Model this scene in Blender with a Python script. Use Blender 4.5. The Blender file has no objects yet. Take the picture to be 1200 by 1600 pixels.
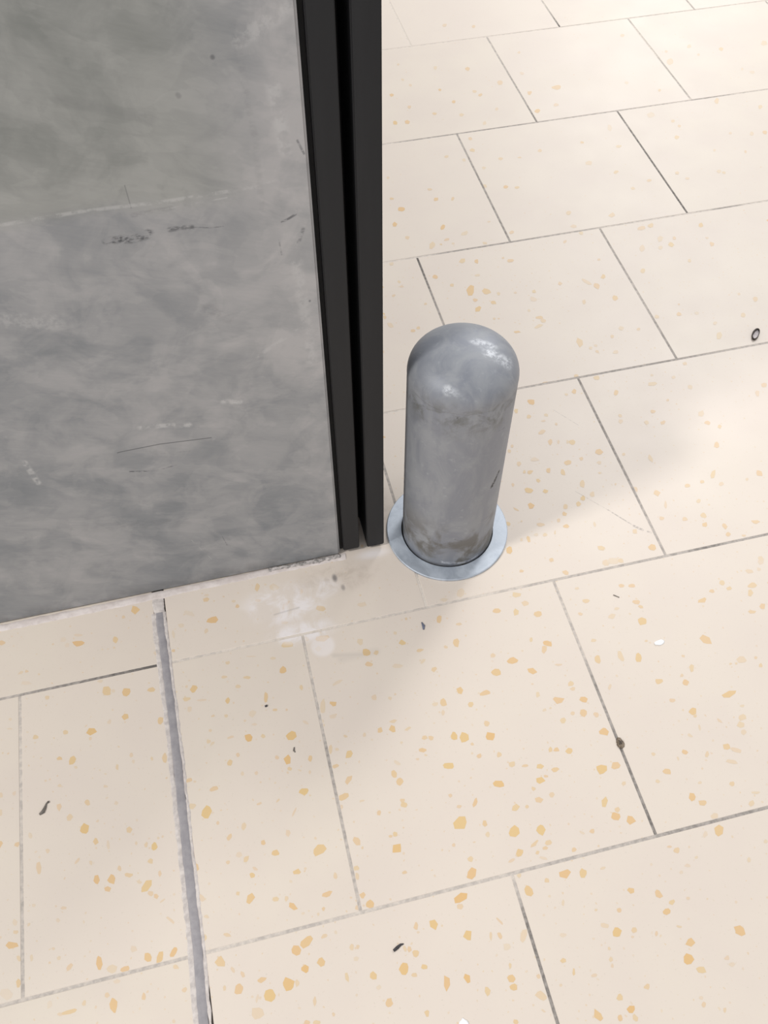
import bpy, bmesh, math, random
from mathutils import Vector, Matrix

S = bpy.context.scene
COL = S.collection
random.seed(7)

# ------------------------------------------------------------------ camera, world, lamps, exposure
cam_data = bpy.data.cameras.new('camera')
cam = bpy.data.objects.new('camera', cam_data)
COL.objects.link(cam)
S.camera = cam
FPX = 1404.27                                   # focal length in pixels for a 1200 x 1600 frame
cam_data.sensor_fit = 'VERTICAL'
cam_data.sensor_height = 32.0
cam_data.lens = FPX / 1600.0 * 32.0
cam_data.clip_start = 0.02
Rm = ((0.9721699552139426, -0.19350472680963193, 0.13206626700884158),
      (-0.23426722790631682, -0.797874802629595, 0.555440964691905),
      (-0.002108105407878577, -0.5709218160406151, -0.8210017270752081))
M = Matrix(((Rm[0][0], -Rm[0][1], -Rm[0][2], -0.3093),
            (Rm[1][0], -Rm[1][1], -Rm[1][2], -0.1736),
            (Rm[2][0], -Rm[2][1], -Rm[2][2], 0.9133),
            (0, 0, 0, 1)))
cam.matrix_world = M

world = bpy.data.worlds.new('world')
S.world = world
world.use_nodes = True
bg = world.node_tree.nodes['Background']
bg.inputs['Color'].default_value = (0.955, 0.97, 1.0, 1)
bg.inputs['Strength'].default_value = 0.665

def ceiling_lamp(name, loc, target, sx, sy, watts, colour, rotz=0.0):
    l = bpy.data.lights.new(name, 'AREA')
    l.shape = 'RECTANGLE'; l.size = sx; l.size_y = sy
    l.energy = watts; l.color = colour
    o = bpy.data.objects.new(name, l); COL.objects.link(o)
    o.location = loc
    o.rotation_euler = (0, 0, rotz)            # a ceiling lamp faces straight down
    return o

ceiling_lamp('ceiling_lamp', (2.15, 2.75, 3.0), None, 1.5, 0.7, 84, (1.0, 0.99, 0.98), 0.6)
ceiling_lamp('ceiling_lamp', (-2.9, -0.35, 3.0), None, 0.6, 0.5, 100, (1.0, 0.985, 0.96), 0.0)
ceiling_lamp('ceiling_lamp', (3.1, 5.9, 3.0), None, 1.6, 1.2, 120, (1.0, 0.995, 0.98), 0.6)  # unseen lamp, added to brighten the far floor and its sheen

S.view_settings.view_transform = 'Standard'
S.view_settings.look = 'None'
S.view_settings.gamma = 1.0
S.view_settings.use_curve_mapping = False
S.view_settings.exposure = 0.0

# ------------------------------------------------------------------ helpers
def srgb(r, g, b):
    f = lambda c: (c / 255 / 12.92) if c / 255 <= 0.04045 else ((c / 255 + 0.055) / 1.055) ** 2.4
    return (f(r), f(g), f(b), 1.0)

def link(name, me, mats=(), parent=None, smooth=False):
    o = bpy.data.objects.new(name, me)
    COL.objects.link(o)
    for m in mats:
        me.materials.append(m)
    if smooth:
        for p in me.polygons:
            p.use_smooth = True
    if parent:
        o.parent = parent
    return o

def from_bm(name, bm, mats=(), parent=None, smooth=False):
    me = bpy.data.meshes.new(name)
    bm.normal_update()
    bm.to_mesh(me); bm.free()
    return link(name, me, mats, parent, smooth)

def tag(o, label, cat, group=None):
    o['label'] = label; o['category'] = cat
    if group:
        o['group'] = group
    return o

def empty(name, loc):
    o = bpy.data.objects.new(name, None); COL.objects.link(o); o.location = loc
    o.empty_display_size = 0.05
    return o

class NT:
    """small helper for writing node trees"""
    def __init__(self, name):
        self.m = bpy.data.materials.new(name); self.m.use_nodes = True
        self.t = self.m.node_tree; self.n = self.t.nodes
        self.b = self.n['Principled BSDF']
    def new(self, kind, **kw):
        x = self.n.new(kind)
        for k, v in kw.items():
            setattr(x, k, v)
        return x
    def put(self, sock, v):
        if v is None: return
        if hasattr(v, 'is_linked') or isinstance(v, bpy.types.NodeSocket):
            self.t.links.new(v, sock)
        else:
            sock.default_value = v
    def math(self, op, a, b=None, c=None, clamp=False):
        x = self.new('ShaderNodeMath', operation=op, use_clamp=clamp)
        for i, v in enumerate((a, b, c)):
            self.put(x.inputs[i], v)
        return x.outputs[0]
    def vmath(self, op, a, b=None, out=0, scale=None):
        x = self.new('ShaderNodeVectorMath', operation=op)
        self.put(x.inputs[0], a)
        if b is not None: self.put(x.inputs[1], b)
        if scale is not None: self.put(x.inputs['Scale'], scale)
        return x.outputs[out]
    def coord(self):
        return self.new('ShaderNodeTexCoord').outputs['Object']
    def mapping(self, v, scale=(1, 1, 1), rot=(0, 0, 0), loc=(0, 0, 0)):
        x = self.new('ShaderNodeMapping')
        self.put(x.inputs['Vector'], v)
        x.inputs['Scale'].default_value = scale; x.inputs['Rotation'].default_value = rot
        x.inputs['Location'].default_value = loc
        return x.outputs[0]
    def noise(self, v, scale, detail=4, rough=0.55, dist=0.0):
        x = self.new('ShaderNodeTexNoise')
        self.put(x.inputs['Vector'], v)
        x.inputs['Scale'].default_value = scale; x.inputs['Detail'].default_value = detail
        x.inputs['Roughness'].default_value = rough; x.inputs['Distortion'].default_value = dist
        return x.outputs[0]
    def ramp(self, v, lo, hi, a=0.0, b=1.0, smooth=True):
        x = self.new('ShaderNodeMapRange')
        if smooth: x.interpolation_type = 'SMOOTHSTEP'
        self.put(x.inputs['Value'], v)
        x.inputs['From Min'].default_value = lo; x.inputs['From Max'].default_value = hi
        x.inputs['To Min'].default_value = a; x.inputs['To Max'].default_value = b
        return x.outputs[0]
    def mix(self, f, a, b, mode='MIX'):
        x = self.new('ShaderNodeMix', data_type='RGBA', blend_type=mode)
        self.put(x.inputs['Factor'], f)
        self.put(x.inputs[6], a); self.put(x.inputs[7], b)
        return x.outputs[2]
    def bump(self, h, strength, dist=0.001):
        x = self.new('ShaderNodeBump')
        x.inputs['Strength'].default_value = strength; x.inputs['Distance'].default_value = dist
        self.put(x.inputs['Height'], h)
        self.t.links.new(x.outputs[0], self.b.inputs['Normal'])
    def seg(self, v, p0, p1):
        """distance from v to the segment p0-p1"""
        d = Vector(p1) - Vector(p0)
        L2 = max(d.length_squared, 1e-12)
        r = self.vmath('SUBTRACT', v, tuple(p0))
        t = self.math('DIVIDE', self.vmath('DOT_PRODUCT', r, tuple(d), out=1), L2, clamp=True)
        q = self.vmath('SCALE', tuple(d), scale=t)
        return self.vmath('DISTANCE', r, q, out=1)
    def spot(self, v, c, r, soft=0.5):
        """soft ellipse mask round c with radii r"""
        rr = tuple(1.0 / a for a in r)
        q = self.vmath('MULTIPLY', self.vmath('SUBTRACT', v, tuple(c)), rr)
        return self.ramp(self.vmath('LENGTH', q, out=1), 1.0, 1.0 - soft)
    def set(self, **kw):
        for k, v in kw.items():
            self.put(self.b.inputs[k.replace('_', ' ')], v)
        return self.m

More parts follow.
